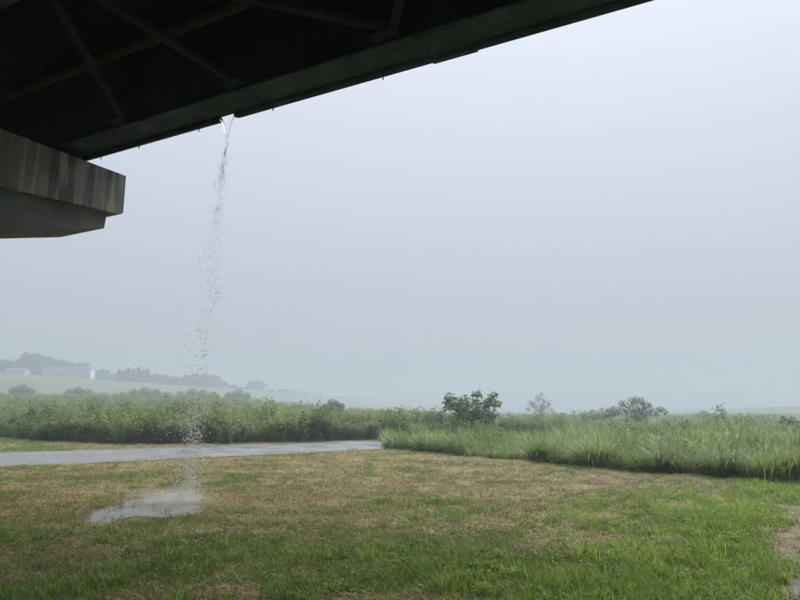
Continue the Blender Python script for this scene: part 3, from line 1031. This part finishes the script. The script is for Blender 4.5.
# ------------------------------------------------------------------ trees and bushes
def crown(mb, cl, nper, lsz, asp=.55, flat=.8):
    for c, r in cl:
        n = max(6, int(nper * (r / .4) ** 1.6))
        for k in range(n):
            d = rng.normal(0, 1, 3); d /= np.linalg.norm(d)
            p = np.asarray(c) + d * r * (rng.random() ** .45) * np.array([1, 1, flat])
            dd_ = d * .7 + rng.normal(0, .5, 3) + np.array([0, 0, -.1])
            L = lsz * R(.6, 1.25)
            mb.leaf(p, dd_, np.array([rng.normal(0, .5), rng.normal(0, .5), 1.0]), L, L * asp, rng.random(), .2)
def make_tree(name, label, cat, px_, Y, pxcl, mat, lsz, nper, asp=.6, group=None, stems=1, rad=.07, basez=None, flat=.8):
    z0 = float(gz((px_ - 400) / F * Y, Y)) if basez is None else basez
    bx_ = at_depth(px_, 412, Y)
    base = np.array([bx_[0], Y, z0])
    t = thing(name, label, cat, base, group)
    cl = []
    for (cx, cyy, rp) in pxcl:
        P_ = at_depth(cx, cyy, Y + R(-1, 1) * rp * Y / F * 1.3)
        cl.append((P_, rp * Y / F))
    mb = MB()
    fork = base + np.array([0, 0, max(.4, (min(c[0][2] for c in cl) - z0) * .7)])
    for s in range(stems):
        mb.tube([base + rng.normal(0, .04, 3) * [1, 1, 0] - [0, 0, .1], (base + fork) / 2 + rng.normal(0, .05, 3), fork], [rad, rad * .85, rad * .7], 7)
    for c, r in cl:
        mid = (fork + c) / 2 + rng.normal(0, .08, 3) + np.array([0, 0, .05])
        mb.tube([fork, mid, c], [rad * .55, rad * .35, rad * .12], 5)
    mb.build('trunk', M['bark'], t)
    mb = MB(); crown(mb, cl, nper, lsz, asp, flat); mb.build('crown', mat, t)
    return t
make_tree('spreading_tree', 'dark spreading big-leaved small tree rising alone from the tall grass', 'tree', 472, 42,
          [(472, 409, 8), (462, 406, 7), (482, 410, 8), (470, 417, 9), (484, 418, 8), (460, 414, 6), (492, 414, 6), (474, 424, 8), (456, 402, 5), (450, 396.5, 4), (446, 401, 3.2), (449, 404, 3.6), (446, 408, 3), (465, 400, 5),
           (453, 407, 3), (490, 402, 5), (494, 394.5, 2.6), (490, 397, 2.6), (497, 403, 3.6), (478, 391, 1.8), (477, 394, 1.8), (473, 393.5, 2.2), (480, 396, 2), (486, 404, 5), (487, 420, 6), (476, 402, 4)],
          M['leafA'], .21, 125, .62, rad=.06)
make_tree('feathery_bush', 'thin pale feathery small tree beyond the spreading tree', 'tree', 540, 66,
          [(540, 408, 6), (534, 405, 4.5), (546, 406, 4.5), (538, 398, 3.5), (541, 394, 2.4), (531, 403, 3), (549, 403, 3), (544, 400, 3.5), (540, 413, 7), (528, 409, 3), (551, 410, 3)],
          M['leafP'], .15, 110, .35, stems=2, rad=.03)
make_tree('rounded_bush', 'rounded leafy bush with upright sprays at right of centre', 'bush', 637, 58,
          [(636, 408, 8), (625, 409, 7), (646, 410, 7), (632, 401.5, 4.5), (641, 401, 4.5), (622, 403, 3.6), (636, 399, 3), (647, 405, 4), (616, 411, 6), (655, 412, 5), (637, 416, 9), (660, 408.5, 3), (664, 411, 3.5)],
          M['leafA'], .17, 150, .45, stems=3, rad=.04)
make_tree('low_bush', 'low pale bush joining the rounded bush on its left', 'bush', 605, 70,
          [(604, 414, 7), (593, 415, 6), (612, 412, 6), (585, 416, 5)], M['leafA'], .2, 130, .5, rad=.05)
make_tree('low_bush', 'small hazy dome-shaped bush in front of the right-hand bank', 'bush', 704, 130,
          [(704, 416, 6), (698, 418, 5), (711, 418, 5), (705, 420, 7)], M['leafA'], .35, 90, .5, rad=.06)
make_tree('low_bush', 'dark green bush at the right edge of the picture', 'bush', 786, 38,
          [(786, 423, 6), (778, 425, 5), (794, 424, 6), (784, 419, 4), (792, 420, 3), (772, 429, 4), (790, 430, 7), (802, 425, 5)], M['leafA'], .16, 120, .55, rad=.04)
make_tree('leaning_sapling', 'thin leaning sapling sticking up out of the weed thicket', 'sapling', 268, 37,
          [(268, 402, 3.2), (266, 398, 2.4), (271, 400, 2.2), (273, 405, 3), (264, 406, 3), (269, 410, 4.5), (275, 411, 4), (262, 412, 4)], M['leafA'], .16, 80, .4, rad=.02)
make_tree('leaning_sapling', 'bent weed stalk standing above the thicket left of the road end', 'sapling', 322, 40,
          [(321, 403, 2), (319, 400, 1.7), (324, 406, 2.2), (323, 410, 3), (326, 412, 3.4)], M['leafA'], .14, 30, .4, rad=.02)
for (pxx, Yd, tops, lab) in [(333, 95, [(333, 405, 6), (326, 407, 4), (340, 406, 4)], 'round hazy bush behind the bent weed stalk'),
                       (22, 185, [(22, 389, 6), (14, 391, 5), (30, 392, 5)], 'dim bush at the foot of the hill near the left edge'),
                       (78, 190, [(78, 391, 5), (70, 393, 5), (87, 393, 5)], 'dim bush at the hill foot below the long building'),
                       (145, 185, [(145, 392, 6), (134, 393, 5), (156, 393, 5), (166, 395, 4)], 'dim bush at the hill foot below the conifers'),
                       (192, 180, [(192, 394, 6), (181, 395, 5), (203, 394, 5), (212, 396, 5)], 'wide dim bush behind the falling water'),
                       (238, 190, [(238, 394, 6), (229, 396, 5), (247, 396, 4)], 'dim bush right of the falling water at the hill foot')]:
    make_tree('hazy_bush', lab, 'bush', pxx, Yd, tops + [(pxx, tops[0][1] + 7, 7)], M['leafA'], .36, 100, .5, rad=.05)

# ------------------------------------------------------------------ hill on the left, bank on the right
ZH = 19.6
R0, R1 = onz(0, 372.5, ZH)[:2], onz(300, 393.5, ZH)[:2]
ru = (R1 - R0) / np.linalg.norm(R1 - R0); rp_ = np.array([ru[1], -ru[0]])     # rp_: toward the river
def bank(name, P0, u, perp, s0, s1, prof, label, ns=60, wob=.35):
    mb = MB()
    ss = np.linspace(s0, s1, ns)
    for s in ss:
        for (o_, z_) in prof:
            q = P0 + u * s + perp * (o_ + (vnoise(s, o_ * 3, 30, 5) - .5) * 6)
            zz = z_ + ((vnoise(s, o_, 24, 6) - .5) * wob * 2 if z_ > 1 else 0)
            mb.v.append((q[0], q[1], zz))
    m_ = len(prof)
    for i in range(ns - 1):
        for j in range(m_ - 1):
            a = i * m_ + j
            mb.f.append((a, a + 1, a + m_ + 1, a + m_)); mb.r.append(.5)
    o = mb.build(name, M['hill'], smooth=True)
    return tag(o, label, 'hill', kind='structure')
bank('hill', R0, ru, rp_, -420, 850, [(-230, 22.5), (-120, 21), (-40, 20.1), (-8, ZH + .1), (0, ZH), (8, ZH - 1.6), (30, 13), (60, 5.5), (85, 1.5), (110, -1.5)], 'pale grassy hillside in the haze on the left')
BZ = 4.2
Q0 = at_depth(800, 406.5, (BZ - EYE) * F / (HZ - 406.5))[:2]
Q1 = at_depth(680, 409.6, (BZ - EYE) * F / (HZ - 409.6))[:2]
qu = (Q1 - Q0) / np.linalg.norm(Q1 - Q0); qp = np.array([-qu[1], qu[0]])
bank('river_bank', Q0, qu, qp, -330, 620, [(-30, -1), (-8, BZ - .4), (-4, BZ), (0, BZ), (5, BZ - 1.5), (14, 1.2), (22, -1)], 'long low grassy bank in the haze on the right', 60, .12)

# things on the hilltop
def hill_at(px_, b):           # point on the hilltop seen in column px_, b metres back from its edge
    az_ = (px_ - 400) / F * (CP + 18.0 / 340 * SP)
    P0 = R0 - rp_ * b
    # solve P0 + ru*s = Y*(az,1)
    A_ = np.array([[ru[0], -az_], [ru[1], -1]])
    s, Yv = np.linalg.solve(A_, -P0)
    q = P0 + ru * s
    return np.array([q[0], q[1], ZH + .1 + b * .012]), Yv
def far_tree_proto(kind):
    t = thing('hilltop_tree' if kind < 3 else 'conifer', 'x', 'tree', (0, 0, 0))
    mb = MB()
    mb.tube([(0, 0, -.5), (.05, 0, .35), (0, .05, .6 if kind < 3 else .95)], [.05, .04, .012], 6)
    for k in range(6 if kind < 3 else 0):
        a = k * 1.05; mb.tube([(0, 0, .3), (math.cos(a) * .3, math.sin(a) * .3, .55)], [.025, .01], 4)
    mb.build('trunk', M['bark'], t)
    mb = MB()
    if kind < 3:
        cl = [((0, 0, .62), .33)]
        for k in range(18):
            a = R(0, 6.283); z_ = R(.08, .84); rr = (.42 - abs(z_ - .5) * .45) * R(.7, 1.05)
            cl.append(((math.cos(a) * rr, math.sin(a) * rr, z_), R(.12, .2)))
        crown(mb, cl, 700, .075, .7)
    else:
        for k in range(900):
            z_ = rng.random() ** 1.2; rr = (1 - z_) * .24 * R(.5, 1.05) + .01; a = R(0, 6.283)
            p = (math.cos(a) * rr, math.sin(a) * rr, .1 + z_ * .9)
            mb.leaf(p, np.array([math.cos(a), math.sin(a), -.35]), (0, 0, 1), .1, .05, rng.random(), .2)
    mb.build('crown', M['leafF'], t)
    return t
protos = [far_tree_proto(k) for k in range(4)]
used = set()
def put(kind, px_, top, b, wpx, lab, grp):
    q, Yv = hill_at(px_, b)
    h = ZTOP = EYE + (HZ - top) * Yv / F / 1.0 - q[2]
    h = max(2.0, h)
    w = wpx * Yv / F
    sx = w / (.92 if kind < 3 else .5)
    loc = tuple(q - np.array([0, 0, .0]))
    if kind in used:
        o = dup(protos[kind], loc, R(0, 6.28), (sx, sx, h), lab, grp)
    else:
        o = protos[kind]; used.add(kind)
        o.location = loc; o.scale = (sx, sx, h); o['label'] = lab; o['group'] = grp
    return o
ORD = ['first', 'second', 'third', 'fourth', 'fifth', 'sixth', 'seventh', 'eighth', 'ninth', 'tenth', 'eleventh', 'twelfth', 'thirteenth', 'fourteenth']
wood = 'dark hazy broadleaf tree in the wood on the hilltop behind the long building'
g1 = 'wood on the hilltop'
for i, (px_, top, w) in enumerate([(1, 359, 22), (13, 360.5, 18), (24, 355, 20), (31, 352, 24), (40, 354, 22), (49, 357, 20), (57, 359, 18), (66, 361, 18), (75, 362, 16), (82, 362, 16), (90, 366, 14), (98, 369, 14), (105, 369, 12), (112, 373, 10)]):
    put(i % 3, px_, top, 62 + (i % 3) * 9, w, ORD[i] + ' tree from the left edge in the dark hazy wood on the hilltop', g1)
for i, (px_, top) in enumerate(((119, 370), (124, 371), (128, 368), (133, 369.5), (138, 367.5), (143, 370), (147, 369.5))):
    put(3, px_, top, 14, 9, ORD[i] + ' pointed conifer from the shed in the hilltop row', 'conifers on the hilltop')
for i, (px_, top, w) in enumerate([(155, 374, 12), (163, 374, 12), (171, 376, 12), (180, 377, 12)]):
    put(i % 3, px_, top, 12, w, ORD[i] + ' low hazy tree to the right of the hilltop conifers', 'low hilltop trees')
for i, (px_, top, w) in enumerate([(189, 375, 15), (197, 373, 16), (206, 373.5, 16), (215, 376, 14), (222, 380, 10)]):
    put(i % 3, px_, top, 10, w, ORD[i] + ' tree from the left in the rounded hilltop group behind the fall', 'rounded tree group')
put(1, 256, 380, 8, 19, 'single dome-shaped hazy tree standing alone on the falling hill line', 'hilltop trees')
for i, (px_, top, w) in enumerate([(232, 385, 12), (242, 387, 10), (272, 389, 10), (284, 389.5, 12), (296, 391, 10), (306, 392, 9), (318, 395, 10), (345, 396.5, 8)]):
    put(i % 3, px_, top, 9, w, ORD[i] + ' faint low tree from the left along the fading far hill line', 'faint far trees')

def building(name, pxa, pxb, b, top, base_py, depth, label, light_end):
    qb, Yb = hill_at(pxb, b); qa = qb.copy(); Ya = Yb
    qa[0] = qb[0] + (pxa - pxb) / F * Yb      # long side faces the river field
    qa[2] = qb[2] = qb[2] - .3
    H_ = (base_py - top) * (Ya + Yb) / 2 / F + .9
    t = thing(name, label, 'building', (qa + qb) / 2)
    u_ = (qb - qa); L_ = np.linalg.norm(u_); u_ /= L_
    v_ = np.array([-u_[1], u_[0], 0])
    c_ = (qa + qb) / 2 + v_ * depth / 2
    mb = MB(); mb.box(c_ + U3 * H_ / 2, u_ * L_ / 2, v_ * depth / 2, U3 * H_ / 2); wl = mb.build('wall', M['cream'], t)
    mb = MB()
    for sgn in (0,):
        r0 = c_ + U3 * (H_ + .003)
        poly = [r0 - v_ * (depth / 2 + .4), r0 + v_ * (depth / 2 + .4), r0 + U3 * .55]
        mb.prism([p - u_ * (L_ / 2 + .3) for p in poly], u_, L_ + .6)
    mb.build('roof', M['roofm'], t)
    if light_end:
        mb = MB(); mb.box(qb + u_ * .05 + v_ * depth * .5 + U3 * (H_ * .5), u_ * .045, v_ * depth * .498, U3 * H_ * .498); mb.build('end_wall', M['white'], t)
        for k in range(5):
            pc = qa + u_ * (L_ * (k + .5) / 6.2) + U3 * (H_ * .55) - v_ * .03
            mb = MB(); mb.box(pc, u_ * 1.1, v_ * .02, U3 * .35); mb.build('window', M['roofm'], wl)
    return t
building('long_shed', 43, 90, 7, 368, 378, 5.5, 'long pale shed with a white end bay on the hilltop', True)
building('low_shed', 5, 24, 10, 369.5, 374, 5, 'small low pale shed half hidden at the left end of the hilltop', False)
for px_, top, lab in ((65, 345, 'faint tall utility pole rising behind the long shed'), (84, 347, 'faint thin utility pole above the right half of the long shed')):
    q, Yv = hill_at(px_, 52)
    h = EYE + (HZ - top) * Yv / F - q[2]
    t = thing('utility_pole', lab, 'pole', q, 'utility poles on the hilltop')
    mb = MB(); mb.tube([q - U3 * .5, q + U3 * h], [.09, .05], 8); mb.build('mast', M['pole'], t)
    mb = MB(); mb.box(q + U3 * (h - .8), np.array([.9, 0, 0]), np.array([0, .05, 0]), U3 * .05); mb.build('crossarm', M['pole'], t)

# scraps of litter on the field
for px_, py_, s, lab in ((405, 470, .05, 'small white scrap lying on the straw field below the tall grass'),):
    q = onz(px_, py_); z_ = float(gz(q[0], q[1]))
    mb = MB()
    for i in range(4):
        a = i * 1.57
        p1 = np.array([q[0], q[1], z_ + .06 + .03 * (i % 2)]); p2 = p1 + np.array([math.cos(a) * s, math.sin(a) * s * .7, R(-.03, .03)]); p3 = p1 + np.array([math.cos(a + 1.57) * s, math.sin(a + 1.57) * s * .7, R(-.03, .03)])
        mb.prism([p1, p2, p3], U3, .003)
    tag(mb.build('litter_scrap', M['paper'], org=(q[0], q[1], z_)), lab, 'litter')

# ------------------------------------------------------------------ rain haze
mb = MB(); mb.box((0, 0, 22), (1300, 0, 0), (0, 1300, 0), (0, 0, 24.5))
m, nt, b, out = new_mat('rain_haze')
nt.nodes.remove(b)
pv = N(nt, 'ShaderNodeVolumePrincipled')
pv.inputs['Color'].default_value = (.56, .625, .68, 1)
pv.inputs['Density'].default_value = .0029
pv.inputs['Anisotropy'].default_value = .1
nt.links.new(pv.outputs[0], out.inputs['Volume'])
tag(mb.build('haze', m), 'grey rain haze filling the air', 'haze', kind='stuff')
